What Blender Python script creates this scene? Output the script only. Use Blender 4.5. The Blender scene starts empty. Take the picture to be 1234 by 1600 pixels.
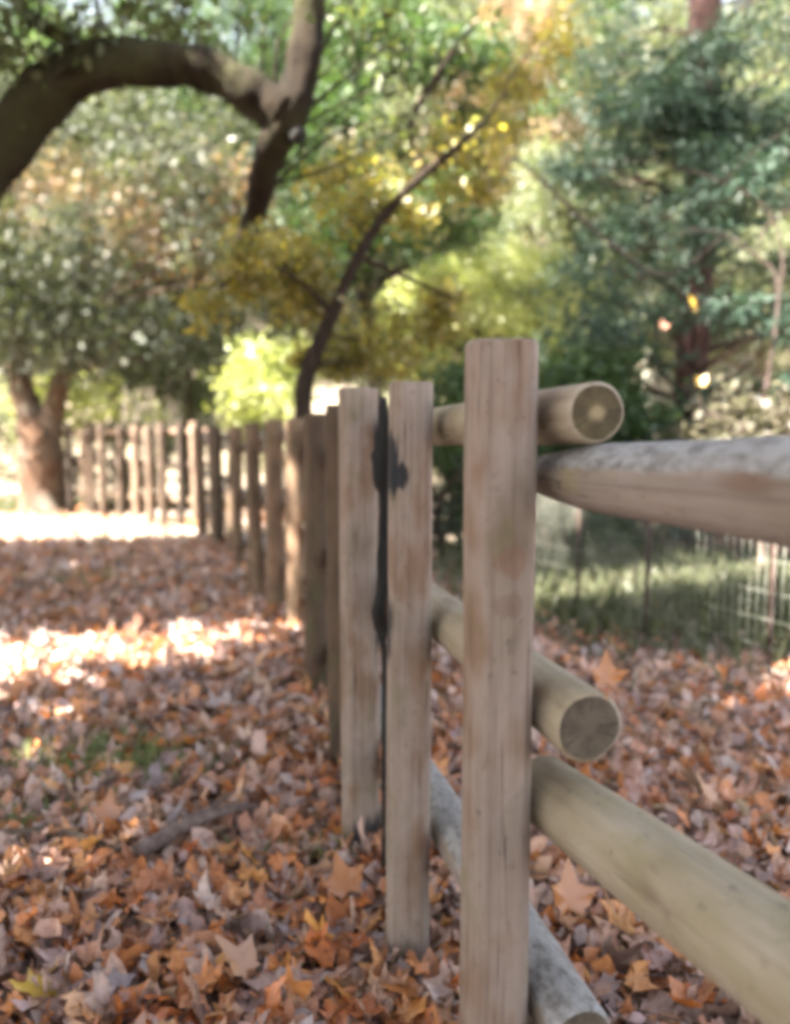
import bpy, math, random
import numpy as np
from mathutils import Vector, Matrix, Quaternion

random.seed(11)
RNG = np.random.default_rng(11)
PI = math.pi
S = bpy.context.scene
COL = S.collection

# ---------------------------------------------------------------- camera maths
CAM_Z = 1.25
F = 1200.0
TH = math.atan(110.0 / F)

def at(px, py, d):
    """world point seen at photo pixel (px,py) lying at world depth y = d"""
    xr = (px - 617) / F; yr = (800 - py) / F
    v = Vector((xr, math.cos(TH) + yr * math.sin(TH), -math.sin(TH) + yr * math.cos(TH)))
    k = d / v.y
    return Vector((v.x * k, d, CAM_Z + v.z * k))

def on_ground(px, py, z=0.0):
    xr = (px - 617) / F; yr = (800 - py) / F
    v = Vector((xr, math.cos(TH) + yr * math.sin(TH), -math.sin(TH) + yr * math.cos(TH)))
    k = (z - CAM_Z) / v.z
    return Vector((v.x * k, v.y * k, z))

# ---------------------------------------------------------------- scene graph helpers
def tag(o, label=None, cat=None, group=None, kind=None):
    if label: o['label'] = label
    if cat: o['category'] = cat
    if group: o['group'] = group
    if kind: o['kind'] = kind
    return o

def thing(name, label, cat, loc=(0, 0, 0), group=None):
    o = bpy.data.objects.new(name, None); COL.objects.link(o)
    o.location = loc; o.empty_display_size = .1
    return tag(o, label, cat, group)

def link(name, me, mat=None, parent=None, matrix=None):
    o = bpy.data.objects.new(name, me); COL.objects.link(o)
    if mat:
        for m in (mat if isinstance(mat, (list, tuple)) else [mat]):
            me.materials.append(m)
    if parent: o.parent = parent
    if matrix is not None: o.matrix_basis = matrix
    return o

def np_mesh(name, V, faces_by_size, smooth=False, matidx=None):
    """V (n,3); faces_by_size: list of int arrays (m,k)"""
    me = bpy.data.meshes.new(name)
    V = np.asarray(V, dtype=np.float32)
    me.vertices.add(len(V)); me.vertices.foreach_set('co', V.ravel())
    loops = np.concatenate([f.ravel() for f in faces_by_size]).astype(np.int32)
    sizes = np.concatenate([np.full(len(f), f.shape[1]) for f in faces_by_size])
    starts = np.concatenate([[0], np.cumsum(sizes)[:-1]]).astype(np.int32)
    me.loops.add(len(loops)); me.loops.foreach_set('vertex_index', loops)
    me.polygons.add(len(sizes)); me.polygons.foreach_set('loop_start', starts)
    if matidx is not None: me.polygons.foreach_set('material_index', np.asarray(matidx, dtype=np.int32))
    if smooth: me.polygons.foreach_set('use_smooth', np.ones(len(sizes), dtype=bool))
    me.update(calc_edges=True)
    return me

# ---------------------------------------------------------------- tubes
class Tubes:
    def __init__(self): self.V = []; self.Q = []; self.n = 0
    def add(self, pts, radii, seg=10, wob=0.0, res=None, seed=0):
        pts = [Vector(p) for p in pts]
        if res:
            pts, radii = smooth_path(pts, radii, res)
        rng = np.random.default_rng(seed + len(self.V) * 7 + 3)
        rings = []
        up = Vector((0, 0, 1))
        t0 = (pts[1] - pts[0]).normalized()
        a = t0.orthogonal().normalized()
        ph = rng.uniform(0, 6.28, 3)
        for i, p in enumerate(pts):
            t = (pts[min(i + 1, len(pts) - 1)] - pts[max(i - 1, 0)])
            if t.length < 1e-6: t = t0.copy()
            t.normalize()
            a = (a - t * a.dot(t)).normalized(); b = t.cross(a)
            ang = np.linspace(0, 2 * PI, seg, endpoint=False)
            rr = radii[i] * (1 + wob * (np.sin(ang * 2 + ph[0] + i * .15) * .5 + np.sin(ang * 3 + ph[1] - i * .22) * .35 + np.sin(i * .9 + ph[2]) * .3) + wob * .25 * rng.normal(size=seg))
            ring = np.array(p)[None] + np.outer(np.cos(ang) * rr, np.array(a)) + np.outer(np.sin(ang) * rr, np.array(b))
            rings.append(ring)
        n = len(pts); base = self.n
        self.V.append(np.concatenate(rings)); self.n += n * seg
        i, j = np.meshgrid(np.arange(n - 1), np.arange(seg), indexing='ij')
        A = base + i * seg + j; B = base + i * seg + (j + 1) % seg
        self.Q.append(np.stack([A, B, B + seg, A + seg], -1).reshape(-1, 4))
        # caps as fans
        for k, rev in ((0, True), (n - 1, False)):
            c = self.n; self.V.append(np.array(pts[k])[None]); self.n += 1
            r0 = base + k * seg
            jj = np.arange(seg)
            q = np.stack([np.full(seg, c), r0 + jj, r0 + (jj + 1) % seg, r0 + (jj + 1) % seg], -1)
            self.caps = getattr(self, 'caps', []); self.caps.append(q[:, [0, 2, 1]] if rev else q[:, :3])
    def mesh(self, name):
        return np_mesh(name, np.concatenate(self.V), [np.concatenate(self.Q), np.concatenate(self.caps)], smooth=True)

def smooth_path(pts, radii, res):
    out, rr = [], []
    n = len(pts)
    for i in range(n - 1):
        p0 = pts[max(i - 1, 0)]; p1 = pts[i]; p2 = pts[i + 1]; p3 = pts[min(i + 2, n - 1)]
        for k in range(res):
            t = k / res
            out.append(0.5 * ((2 * p1) + (-p0 + p2) * t + (2 * p0 - 5 * p1 + 4 * p2 - p3) * t * t + (-p0 + 3 * p1 - 3 * p2 + p3) * t ** 3))
            rr.append(radii[i] * (1 - t) + radii[i + 1] * t)
    out.append(pts[-1]); rr.append(radii[-1])
    return out, rr

# ---------------------------------------------------------------- leaves
T_QUAD = (np.array([[0, 0, 0], [.28, .45, .09], [0, 1, 0], [-.28, .45, .09]]), np.array([[0, 1, 2], [0, 2, 3]]))
T_NARROW = (np.array([[0, 0, 0], [.13, .4, .03], [0, 1, -.05], [-.13, .4, .03]]), np.array([[0, 1, 2], [0, 2, 3]]))
T_OVAL = (np.array([[0, 0, 0], [.2, .25, .05], [.24, .6, .07], [0, 1, -.04], [-.24, .6, .07], [-.2, .25, .05], [0, .5, 0]]),
          np.array([[0, 1, 6], [1, 2, 6], [2, 3, 6], [3, 4, 6], [4, 5, 6], [5, 0, 6]]))
def lobed(notch=.34, wide=1.0):
    """palmate leaf: five broad toothed lobes, fan from the middle, with a stalk"""
    tips = [(-2.35, .36), (-1.15, .55), (0, .72), (1.15, .55), (2.35, .36)]
    V = []
    for k, (a, r) in enumerate(tips):
        V += [(math.sin(a - .17) * r * .74 * wide, math.cos(a - .17) * r * .74), (math.sin(a) * r * wide, math.cos(a) * r), (math.sin(a + .17) * r * .74 * wide, math.cos(a + .17) * r * .74)]
        if k < 4:
            am = (a + tips[k + 1][0]) / 2; V.append((math.sin(am) * notch * wide, math.cos(am) * notch))
    V.append((0, -.12))
    c = len(V); V = [(x, y + .1, .16 * (x * x + y * y)) for x, y in V] + [(0, .1, 0), (.012, -.42, .07), (-.012, -.42, .07)]
    Fc = [(i, (i + 1) % c, c) for i in range(c)] + [(c - 1, c + 2, c + 1)]
    return np.array(V, float), np.array(Fc)
T_LOBED = lobed()

def unit(a): return a / np.maximum(np.linalg.norm(a, axis=-1, keepdims=True), 1e-9)

def leaves_mesh(name, C, size, tmpl, rng, droop=.2, flat=.5, curl=0.0, jitter=0.0, dirs=None):
    N = len(C); tv, tf = tmpl; k = len(tv)
    d = rng.normal(size=(N, 3))
    if dirs is not None: d = d * .5 + dirs
    d[:, 2] -= droop; d = unit(d)
    fl = np.broadcast_to(np.asarray(flat, float), (N,)); nrm = rng.normal(size=(N, 3)) * (1 - fl)[:, None]; nrm[:, 2] += fl
    nrm = unit(nrm - d * (nrm * d).sum(1, keepdims=True))
    sd = np.cross(d, nrm)
    L = tv[None].repeat(N, 0).copy()
    if curl:
        cu = rng.normal(size=(N, 1)) * curl * .6 + curl * .5
        L[:, :, 2] += cu * (L[:, :, 0] ** 2 + .5 * (L[:, :, 1] - .2) ** 2)
        bend = rng.normal(size=(N, 1)) * curl * .5
        L[:, :, 2] += bend * L[:, :, 0]
    if jitter: L += rng.normal(size=L.shape) * jitter
    s = np.asarray(size).reshape(-1, 1, 1)
    P = C[:, None] + s * (L[:, :, :1] * sd[:, None] + L[:, :, 1:2] * d[:, None] + L[:, :, 2:] * nrm[:, None])
    Fc = (tf[None] + (np.arange(N) * k)[:, None, None]).reshape(-1, tf.shape[1])
    return np_mesh(name, P.reshape(-1, 3), [Fc])

# ---------------------------------------------------------------- materials
def srgb(r, g, b):
    f = lambda c: (c / 255 / 12.92) if c / 255 <= .04045 else ((c / 255 + .055) / 1.055) ** 2.4
    return (f(r), f(g), f(b), 1)

def new_mat(name):
    m = bpy.data.materials.new(name); m.use_nodes = True
    nt = m.node_tree; nt.nodes.clear()
    out = nt.nodes.new('ShaderNodeOutputMaterial')
    return m, nt, out

def ramp(nt, stops, interp='LINEAR'):
    r = nt.nodes.new('ShaderNodeValToRGB'); r.color_ramp.interpolation = interp
    els = r.color_ramp.elements
    while len(els) > 1: els.remove(els[-1])
    els[0].position = stops[0][0]; els[0].color = stops[0][1]
    for p, c in stops[1:]:
        e = els.new(p); e.color = c
    return r

def noise(nt, vec, scale, detail=4, rough=.55):
    n = nt.nodes.new('ShaderNodeTexNoise'); n.inputs['Scale'].default_value = scale
    n.inputs['Detail'].default_value = detail; n.inputs['Roughness'].default_value = rough
    if vec is not None: nt.links.new(vec, n.inputs['Vector'])
    return n

def mapping(nt, src, scale=(1, 1, 1), loc=(0, 0, 0)):
    m = nt.nodes.new('ShaderNodeMapping'); m.inputs['Scale'].default_value = scale; m.inputs['Location'].default_value = loc
    nt.links.new(src, m.inputs['Vector']); return m.outputs['Vector']

def mix(nt, fac, a, b, mode='MIX'):
    m = nt.nodes.new('ShaderNodeMix'); m.data_type = 'RGBA'; m.blend_type = mode
    for s, v in ((m.inputs[0], fac), (m.inputs[6], a), (m.inputs[7], b)):
        if isinstance(v, (int, float)): s.default_value = v
        elif isinstance(v, tuple): s.default_value = v
        else: nt.links.new(v, s)
    return m.outputs[2]

def leaf_mat(name, cols, trans=.35, gloss=.08, rough=.4, mottle=0):
    m, nt, out = new_mat(name)
    g = nt.nodes.new('ShaderNodeNewGeometry')
    n = len(cols)
    r = ramp(nt, [(i / max(n - 1, 1), tuple(c) if len(c) == 4 else (*c, 1)) for i, c in enumerate(cols)])
    nt.links.new(g.outputs['Random Per Island'], r.inputs[0])
    d = nt.nodes.new('ShaderNodeBsdfDiffuse'); t = nt.nodes.new('ShaderNodeBsdfTranslucent'); gl = nt.nodes.new('ShaderNodeBsdfGlossy')
    gl.inputs['Roughness'].default_value = rough
    rc = r.outputs[0]
    if mottle:
        nz = noise(nt, nt.nodes.new('ShaderNodeTexCoord').outputs['Object'], 55, 4, .7)
        mr = ramp(nt, [(.35, (.42, .36, .34, 1)), (.52, (1, 1, 1, 1)), (.7, (1.15, 1.12, 1.1, 1))]); nt.links.new(nz.outputs[0], mr.inputs[0])
        rc = mix(nt, mottle, rc, mr.outputs[0], 'MULTIPLY')
    nt.links.new(rc, d.inputs[0])
    tc = mix(nt, 1.0, rc, (1.3, 1.35, .7, 1), 'MULTIPLY'); nt.links.new(tc, t.inputs[0])
    m1 = nt.nodes.new('ShaderNodeMixShader'); m1.inputs[0].default_value = trans
    nt.links.new(d.outputs[0], m1.inputs[1]); nt.links.new(t.outputs[0], m1.inputs[2])
    m2 = nt.nodes.new('ShaderNodeMixShader'); m2.inputs[0].default_value = gloss
    nt.links.new(m1.outputs[0], m2.inputs[1]); nt.links.new(gl.outputs[0], m2.inputs[2])
    nt.links.new(m2.outputs[0], out.inputs[0])
    return m

def wood_mat(name, cols, grain=1.0, moss=None, moss_amt=.0, rough=.85, bump=.5, blotch=None, vary=0, top=None):
    """weathered wood, grain along object Z"""
    m, nt, out = new_mat(name)
    tc = nt.nodes.new('ShaderNodeTexCoord'); oi = nt.nodes.new('ShaderNodeObjectInfo')
    off = nt.nodes.new('ShaderNodeVectorMath'); off.operation = 'ADD'
    cmb = nt.nodes.new('ShaderNodeCombineXYZ')
    ml = nt.nodes.new('ShaderNodeMath'); ml.operation = 'MULTIPLY'; ml.inputs[1].default_value = 37.0
    nt.links.new(oi.outputs['Random'], ml.inputs[0])
    for i in range(3): nt.links.new(ml.outputs[0], cmb.inputs[i])
    nt.links.new(tc.outputs['Object'], off.inputs[0]); nt.links.new(cmb.outputs[0], off.inputs[1])
    v = off.outputs[0]
    big = noise(nt, mapping(nt, v, (5, 5, 2.2)), 1.6, 3, .6)
    fine = noise(nt, mapping(nt, v, (70, 70, 1.6)), 1.0, 5, .65)
    r = ramp(nt, [(i / (len(cols) - 1) * .5 + .25, c) for i, c in enumerate(cols)])
    nt.links.new(big.outputs[0], r.inputs[0])
    fr = ramp(nt, [(.3, (.55, .49, .44, 1)), (.5, (1, 1, 1, 1)), (.72, (1.15, 1.13, 1.12, 1))])
    nt.links.new(fine.outputs[0], fr.inputs[0])
    c = mix(nt, .8 * grain, r.outputs[0], fr.outputs[0], 'MULTIPLY')
    if vary:
        vr = ramp(nt, [(0, (1 - vary * .75,) * 3 + (1,)), (.5, (1, 1, 1, 1)), (1, (1 + vary * .6,) * 3 + (1,))]); nt.links.new(oi.outputs['Random'], vr.inputs[0])
        c = mix(nt, 1.0, c, vr.outputs[0], 'MULTIPLY')
    ck = noise(nt, mapping(nt, v, (38, 38, .9)), 1.0, 2, .5)
    ckr = ramp(nt, [(.485, (0, 0, 0, 1)), (.498, (1, 1, 1, 1)), (.511, (0, 0, 0, 1))]); nt.links.new(ck.outputs[0], ckr.inputs[0])
    ckm = noise(nt, mapping(nt, v, (9, 9, 3)), 1.0, 2); ckm2 = ramp(nt, [(.5, (0, 0, 0, 1)), (.58, (1, 1, 1, 1))]); nt.links.new(ckm.outputs[0], ckm2.inputs[0])
    c = mix(nt, mix(nt, 1.0, ckr.outputs[0], ckm2.outputs[0], 'MULTIPLY'), c, mix(nt, .8, c, (.02, .014, .01, 1)))
    # knots
    vo = nt.nodes.new('ShaderNodeTexVoronoi'); vo.inputs['Scale'].default_value = 1.0
    nt.links.new(mapping(nt, v, (9, 9, 3.6)), vo.inputs['Vector'])
    kr = ramp(nt, [(.06, (1, 1, 1, 1)), (.20, (0, 0, 0, 1))]); nt.links.new(vo.outputs['Distance'], kr.inputs[0])
    c = mix(nt, kr.outputs[0], c, mix(nt, .55, c, (.10, .045, .025, 1)))
    sp = noise(nt, mapping(nt, v, (60, 60, 40)), 1.0, 3, .7)
    sr = ramp(nt, [(.60, (0, 0, 0, 1)), (.72, (1, 1, 1, 1))]); nt.links.new(sp.outputs[0], sr.inputs[0])
    c = mix(nt, sr.outputs[0], c, mix(nt, .5, c, (.06, .045, .035, 1)))
    if moss:
        mn = noise(nt, mapping(nt, v, (8, 8, 5)), 1.3, 5, .65)
        mr = ramp(nt, [(.62 - moss_amt * .3, (0, 0, 0, 1)), (.78 - moss_amt * .3, (1, 1, 1, 1))]); nt.links.new(mn.outputs[0], mr.inputs[0])
        c = mix(nt, mr.outputs[0], c, mix(nt, .6, c, moss))
    if top:
        g = nt.nodes.new('ShaderNodeNewGeometry'); sz = nt.nodes.new('ShaderNodeSeparateXYZ'); nt.links.new(g.outputs['Normal'], sz.inputs[0])
        nn = noise(nt, mapping(nt, v, (12, 12, 7)), 1, 4, .7); sm = nt.nodes.new('ShaderNodeMath'); sm.operation = 'MULTIPLY_ADD'; sm.inputs[1].default_value = 1.1
        nt.links.new(nn.outputs[0], sm.inputs[0]); nt.links.new(sz.outputs[2], sm.inputs[2])
        tr_ = ramp(nt, [(.80, (0, 0, 0, 1)), (.95, (1, 1, 1, 1))]); nt.links.new(sm.outputs[0], tr_.inputs[0])
        n4 = noise(nt, mapping(nt, v, (55, 55, 35)), 1, 3, .7); s4 = ramp(nt, [(.36, (.5, .47, .45, 1)), (.58, (1, 1, 1, 1))]); nt.links.new(n4.outputs[0], s4.inputs[0])
        c = mix(nt, tr_.outputs[0], c, mix(nt, 1.0, top, s4.outputs[0], 'MULTIPLY'))
    if blotch:
        for (sx, sy, sz), (rx, ry, rz), scol, sfac in blotch:
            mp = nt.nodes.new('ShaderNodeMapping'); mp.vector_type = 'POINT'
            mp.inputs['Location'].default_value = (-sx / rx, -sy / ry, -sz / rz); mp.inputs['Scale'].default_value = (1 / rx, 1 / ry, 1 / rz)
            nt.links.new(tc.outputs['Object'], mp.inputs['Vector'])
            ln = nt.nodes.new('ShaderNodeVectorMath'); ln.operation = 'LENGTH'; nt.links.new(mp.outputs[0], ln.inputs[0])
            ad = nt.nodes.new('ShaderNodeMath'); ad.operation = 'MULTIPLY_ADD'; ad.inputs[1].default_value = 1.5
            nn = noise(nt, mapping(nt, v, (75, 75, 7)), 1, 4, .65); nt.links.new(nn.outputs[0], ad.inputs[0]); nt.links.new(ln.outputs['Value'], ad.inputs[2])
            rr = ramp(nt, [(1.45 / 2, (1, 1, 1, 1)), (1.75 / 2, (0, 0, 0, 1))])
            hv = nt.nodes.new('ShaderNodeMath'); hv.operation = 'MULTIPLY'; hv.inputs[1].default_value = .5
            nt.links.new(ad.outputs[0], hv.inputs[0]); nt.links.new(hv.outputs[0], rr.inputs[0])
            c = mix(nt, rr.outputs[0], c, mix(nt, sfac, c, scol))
    b = nt.nodes.new('ShaderNodeBsdfPrincipled'); b.inputs['Roughness'].default_value = rough
    b.inputs['Specular IOR Level'].default_value = .25
    nt.links.new(c, b.inputs['Base Color'])
    bp = nt.nodes.new('ShaderNodeBump'); bp.inputs['Strength'].default_value = bump; bp.inputs['Distance'].default_value = .004
    nt.links.new(fine.outputs[0], bp.inputs['Height']); nt.links.new(bp.outputs[0], b.inputs['Normal'])
    nt.links.new(b.outputs[0], out.inputs[0])
    return m

def endgrain_mat(name, c1, c2, pith):
    m, nt, out = new_mat(name)
    tc = nt.nodes.new('ShaderNodeTexCoord')
    v = mapping(nt, tc.outputs['Object'], (1, 1, 0))
    ln = nt.nodes.new('ShaderNodeVectorMath'); ln.operation = 'LENGTH'; nt.links.new(v, ln.inputs[0])
    nz = noise(nt, mapping(nt, v, (1, 1, 1), (.01, .006, 0)), 40, 4)
    mm = nt.nodes.new('ShaderNodeMath'); mm.operation = 'MULTIPLY_ADD'; mm.inputs[1].default_value = .022
    nt.links.new(nz.outputs[0], mm.inputs[0]); nt.links.new(ln.outputs['Value'], mm.inputs[2])
    w = nt.nodes.new('ShaderNodeMath'); w.operation = 'MULTIPLY'; w.inputs[1].default_value = 900; nt.links.new(mm.outputs[0], w.inputs[0])
    sn = nt.nodes.new('ShaderNodeMath'); sn.operation = 'SINE'; nt.links.new(w.outputs[0], sn.inputs[0])
    r = ramp(nt, [(0.0, c1), (1.0, c2)])
    ma = nt.nodes.new('ShaderNodeMath'); ma.operation = 'MULTIPLY_ADD'; ma.inputs[1].default_value = .13; ma.inputs[2].default_value = .45
    nt.links.new(sn.outputs[0], ma.inputs[0]); nt.links.new(ma.outputs[0], r.inputs[0])
    n2 = noise(nt, tc.outputs['Object'], 30, 4); r2 = ramp(nt, [(.35, (.55, .5, .45, 1)), (.65, (1.2, 1.2, 1.2, 1))]); nt.links.new(n2.outputs[0], r2.inputs[0])
    c = mix(nt, 1.0, r.outputs[0], r2.outputs[0], 'MULTIPLY')
    gr = nt.nodes.new('ShaderNodeTexGradient'); gr.gradient_type = 'RADIAL'; nt.links.new(tc.outputs['Object'], gr.inputs[0])
    rn = nt.nodes.new('ShaderNodeTexNoise'); rn.noise_dimensions = '1D'; rn.inputs['Scale'].default_value = 26; rn.inputs['Detail'].default_value = 2; nt.links.new(gr.outputs['Fac'], rn.inputs['W'])
    rk = ramp(nt, [(.60, (0, 0, 0, 1)), (.68, (1, 1, 1, 1))]); nt.links.new(rn.outputs[0], rk.inputs[0])
    c = mix(nt, rk.outputs[0], c, mix(nt, .6, c, (.02, .015, .008, 1)))
    pr = ramp(nt, [(.016, (1, 1, 1, 1)), (.028, (0, 0, 0, 1))]); nt.links.new(mm.outputs[0], pr.inputs[0])
    c = mix(nt, pr.outputs[0], c, pith)
    b = nt.nodes.new('ShaderNodeBsdfPrincipled'); b.inputs['Roughness'].default_value = .9
    nt.links.new(c, b.inputs['Base Color']); nt.links.new(b.outputs[0], out.inputs[0])
    return m

def bark_mat(name, c1, c2, c3=None, scale=1.0):
    m, nt, out = new_mat(name)
    tc = nt.nodes.new('ShaderNodeTexCoord')
    n1 = noise(nt, mapping(nt, tc.outputs['Object'], (14 * scale, 14 * scale, 4 * scale)), 1.0, 6, .7)
    n2 = noise(nt, mapping(nt, tc.outputs['Object'], (1.2, 1.2, 1.2)), 1.6, 3)
    r = ramp(nt, [(.32, c1), (.62, c2)]); nt.links.new(n1.outputs[0], r.inputs[0])
    c = r.outputs[0]
    if c3:
        r3 = ramp(nt, [(.43, (0, 0, 0, 1)), (.58, (1, 1, 1, 1))]); nt.links.new(n2.outputs[0], r3.inputs[0])
        c = mix(nt, r3.outputs[0], c, mix(nt, .65, c, c3))
    b = nt.nodes.new('ShaderNodeBsdfPrincipled'); b.inputs['Roughness'].default_value = .95
    b.inputs['Specular IOR Level'].default_value = .15
    nt.links.new(c, b.inputs['Base Color'])
    bp = nt.nodes.new('ShaderNodeBump'); bp.inputs['Strength'].default_value = .8; bp.inputs['Distance'].default_value = .06
    nt.links.new(n1.outputs[0], bp.inputs['Height']); nt.links.new(bp.outputs[0], b.inputs['Normal'])
    nt.links.new(b.outputs[0], out.inputs[0])
    return m

def earth_mat(name, cols, scale=3.0, bump=.6, pale_far=False):
    m, nt, out = new_mat(name)
    tc = nt.nodes.new('ShaderNodeTexCoord')
    n1 = noise(nt, tc.outputs['Object'], scale * 6, 6, .75); n2 = noise(nt, tc.outputs['Object'], scale * .4, 4, .6)
    ad = nt.nodes.new('ShaderNodeMath'); ad.operation = 'MULTIPLY_ADD'; ad.inputs[1].default_value = .55
    m5 = nt.nodes.new('ShaderNodeMath'); m5.operation = 'MULTIPLY'; m5.inputs[1].default_value = .45
    nt.links.new(n2.outputs[0], m5.inputs[0]); nt.links.new(n1.outputs[0], ad.inputs[0]); nt.links.new(m5.outputs[0], ad.inputs[2])
    r = ramp(nt, [(i / (len(cols) - 1) * .4 + .3, c) for i, c in enumerate(cols)]); nt.links.new(ad.outputs[0], r.inputs[0])
    if pale_far:
        sx = nt.nodes.new('ShaderNodeSeparateXYZ'); nt.links.new(tc.outputs['Object'], sx.inputs[0])
        dm = nt.nodes.new('ShaderNodeMath'); dm.operation = 'MULTIPLY_ADD'; dm.inputs[1].default_value = 2.0; nt.links.new(n2.outputs[0], dm.inputs[0]); nt.links.new(sx.outputs[1], dm.inputs[2])
        dv = nt.nodes.new('ShaderNodeMath'); dv.operation = 'MULTIPLY'; dv.inputs[1].default_value = .05; nt.links.new(dm.outputs[0], dv.inputs[0])
        dr = ramp(nt, [(.46, (0, 0, 0, 1)), (.58, (1, 1, 1, 1))]); nt.links.new(dv.outputs[0], dr.inputs[0])
        dc = mix(nt, .55, r.outputs[0], (.50, .43, .33, 1)); r_out = mix(nt, dr.outputs[0], r.outputs[0], dc)  # paler tan blended in further along the path
    else: r_out = r.outputs[0]
    b = nt.nodes.new('ShaderNodeBsdfPrincipled'); b.inputs['Roughness'].default_value = 1.0; b.inputs['Specular IOR Level'].default_value = .1
    nt.links.new(r_out, b.inputs['Base Color'])
    bp = nt.nodes.new('ShaderNodeBump'); bp.inputs['Strength'].default_value = bump; bp.inputs['Distance'].default_value = .04
    nt.links.new(n1.outputs[0], bp.inputs['Height']); nt.links.new(bp.outputs[0], b.inputs['Normal'])
    nt.links.new(b.outputs[0], out.inputs[0])
    return m

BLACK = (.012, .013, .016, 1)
PW = [(0.0887, 0.0623, 0.0426, 1), (0.1626, 0.1278, 0.1003, 1), (0.1959, 0.1521, 0.1255, 1), (0.1478, 0.095, 0.0646, 1), (0.1109, 0.0798, 0.0548, 1)]
M_POST = wood_mat('post wood', PW, moss=(.10, .09, .035, 1), moss_amt=.15,
                  blotch=[((.012, -.055, 1.19), (.03, .03, .028), (.13, .055, .03, 1), .35), ((.01, -.055, 1.12), (.028, .03, .02), (.10, .045, .03, 1), .3)])
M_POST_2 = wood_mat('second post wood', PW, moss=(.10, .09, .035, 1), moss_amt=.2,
                    blotch=[((.056, -.03, 1.35), (.022, .08, .10), BLACK, .95), ((.056, -.03, .83), (.018, .08, .10), BLACK, .93), ((.03, -.02, .14), (.08, .09, .10), BLACK, .85)])  # black blotches down the right edge and at the foot
M_POST_BLOTCH = wood_mat('blotched post wood', PW, moss=(.10, .09, .035, 1), moss_amt=.1,
                     blotch=[((-.05, -.04, 1.32), (.028, .07, .085), BLACK, .97), ((-.03, -.045, 1.29), (.028, .06, .035), BLACK, .95), ((-.058, -.02, .95), (.018, .07, .12), BLACK, .93)])  # black blotches along the left edge
M_POST_BK = wood_mat('old post wood', [(0.0352, 0.023, 0.015, 1), (0.0853, 0.0551, 0.0352, 1), (0.1253, 0.0802, 0.0502, 1), (0.0653, 0.0341, 0.0201, 1)], moss=(.05, .05, .02, 1), moss_amt=.35, vary=.6)
M_RAIL = wood_mat('rail wood', [(0.128, 0.096, 0.064, 1.0), (0.216, 0.176, 0.12, 1.0), (0.256, 0.216, 0.164, 1.0), (0.176, 0.128, 0.088, 1.0)], moss=(.17, .145, .075, 1), moss_amt=.3, grain=.6)
M_RAIL_TOP = wood_mat('weathered rail wood', [(0.104, 0.08, 0.06, 1.0), (0.176, 0.144, 0.12, 1.0), (0.208, 0.172, 0.152, 1.0), (0.136, 0.096, 0.064, 1.0)], moss=(.20, .17, .08, 1), moss_amt=.35, grain=.8, bump=.9, top=(.225, .215, .208, 1))
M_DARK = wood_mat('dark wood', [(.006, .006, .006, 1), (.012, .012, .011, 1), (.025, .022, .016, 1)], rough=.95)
M_END = endgrain_mat('rail end grain', (.035, .026, .010, 1), (.085, .063, .024, 1), (.20, .155, .085, 1))
M_END2 = endgrain_mat('rail end grain grey', (.05, .039, .026, 1), (.092, .072, .05, 1), (.07, .052, .036, 1))
M_FAR = wood_mat('far picket wood', [(.035, .025, .018, 1), (.09, .06, .042, 1), (.16, .115, .085, 1)], moss=(.05, .05, .025, 1), moss_amt=.2, vary=1.0)
M_OAK = bark_mat('oak bark', (.006, .0045, .003, 1), (.024, .017, .011, 1), (.034, .035, .013, 1))
M_OAK2 = bark_mat('red brown bark', (.03, .018, .012, 1), (.12, .07, .045, 1), (.10, .09, .075, 1))
M_CONB = bark_mat('conifer bark', (.015, .008, .007, 1), (.055, .03, .026, 1))
M_SAP = bark_mat('sapling bark', (.010, .007, .005, 1), (.04, .028, .02, 1), scale=2)
M_TWIG = bark_mat('bare twig bark', (.08, .055, .045, 1), (.22, .16, .14, 1), scale=2)
M_BARE = bark_mat('bare shrub bark', (.035, .026, .022, 1), (.12, .085, .078, 1), scale=2)
M_PALE = bark_mat('pale twig bark', (.18, .17, .14, 1), (.42, .40, .34, 1), scale=2)

L_LITTER = leaf_mat('fallen leaves', [(0.0784, 0.0456, 0.0378), (0.224, 0.1311, 0.1062), (0.3472, 0.228, 0.1947), (0.448, 0.3192, 0.2773), (0.4704, 0.1824, 0.0708), (0.3024, 0.114, 0.059), (0.5152, 0.2508, 0.118), (0.504, 0.3876, 0.3422), (0.2688, 0.171, 0.1593), (0.504, 0.3534, 0.2832), (0.3808, 0.2508, 0.236), (0.448, 0.1824, 0.0708), (0.1792, 0.1083, 0.1003), (0.504, 0.3192, 0.236), (0.3808, 0.2166, 0.1652), (0.3248, 0.1368, 0.0708), (0.4368, 0.3534, 0.3363), (0.2352, 0.1767, 0.177)], trans=.2, gloss=.04, mottle=.6)
L_FRESH = leaf_mat('fresh fallen leaves', [(.52, .17, .045), (.44, .13, .04), (.58, .25, .08), (.56, .32, .18), (.48, .19, .07), (.36, .11, .04), (.60, .30, .10)], trans=.25, gloss=.04, mottle=.55)
L_ORANGE = leaf_mat('orange leaf', [(0.336, 0.12, 0.032), (0.368, 0.144, 0.044)], trans=.3)
L_TAN = leaf_mat('tan leaf', [(0.336, 0.176, 0.104), (0.352, 0.192, 0.12)], trans=.25)
L_YELLOW = leaf_mat('yellow leaf', [(.45, .29, .05), (.48, .32, .06)], trans=.4)
L_PEACH = leaf_mat('peach leaf', [(.72, .36, .24), (.72, .36, .24)], trans=.3)
L_GOLD = leaf_mat('golden leaves', [(0.214, 0.171, 0.0341), (0.2642, 0.2177, 0.0455), (0.164, 0.1608, 0.0513), (0.3279, 0.2644, 0.0569), (0.2049, 0.1504, 0.0341), (0.1366, 0.1555, 0.0569), (0.2459, 0.2281, 0.0911)], trans=.55, gloss=.05)
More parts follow.
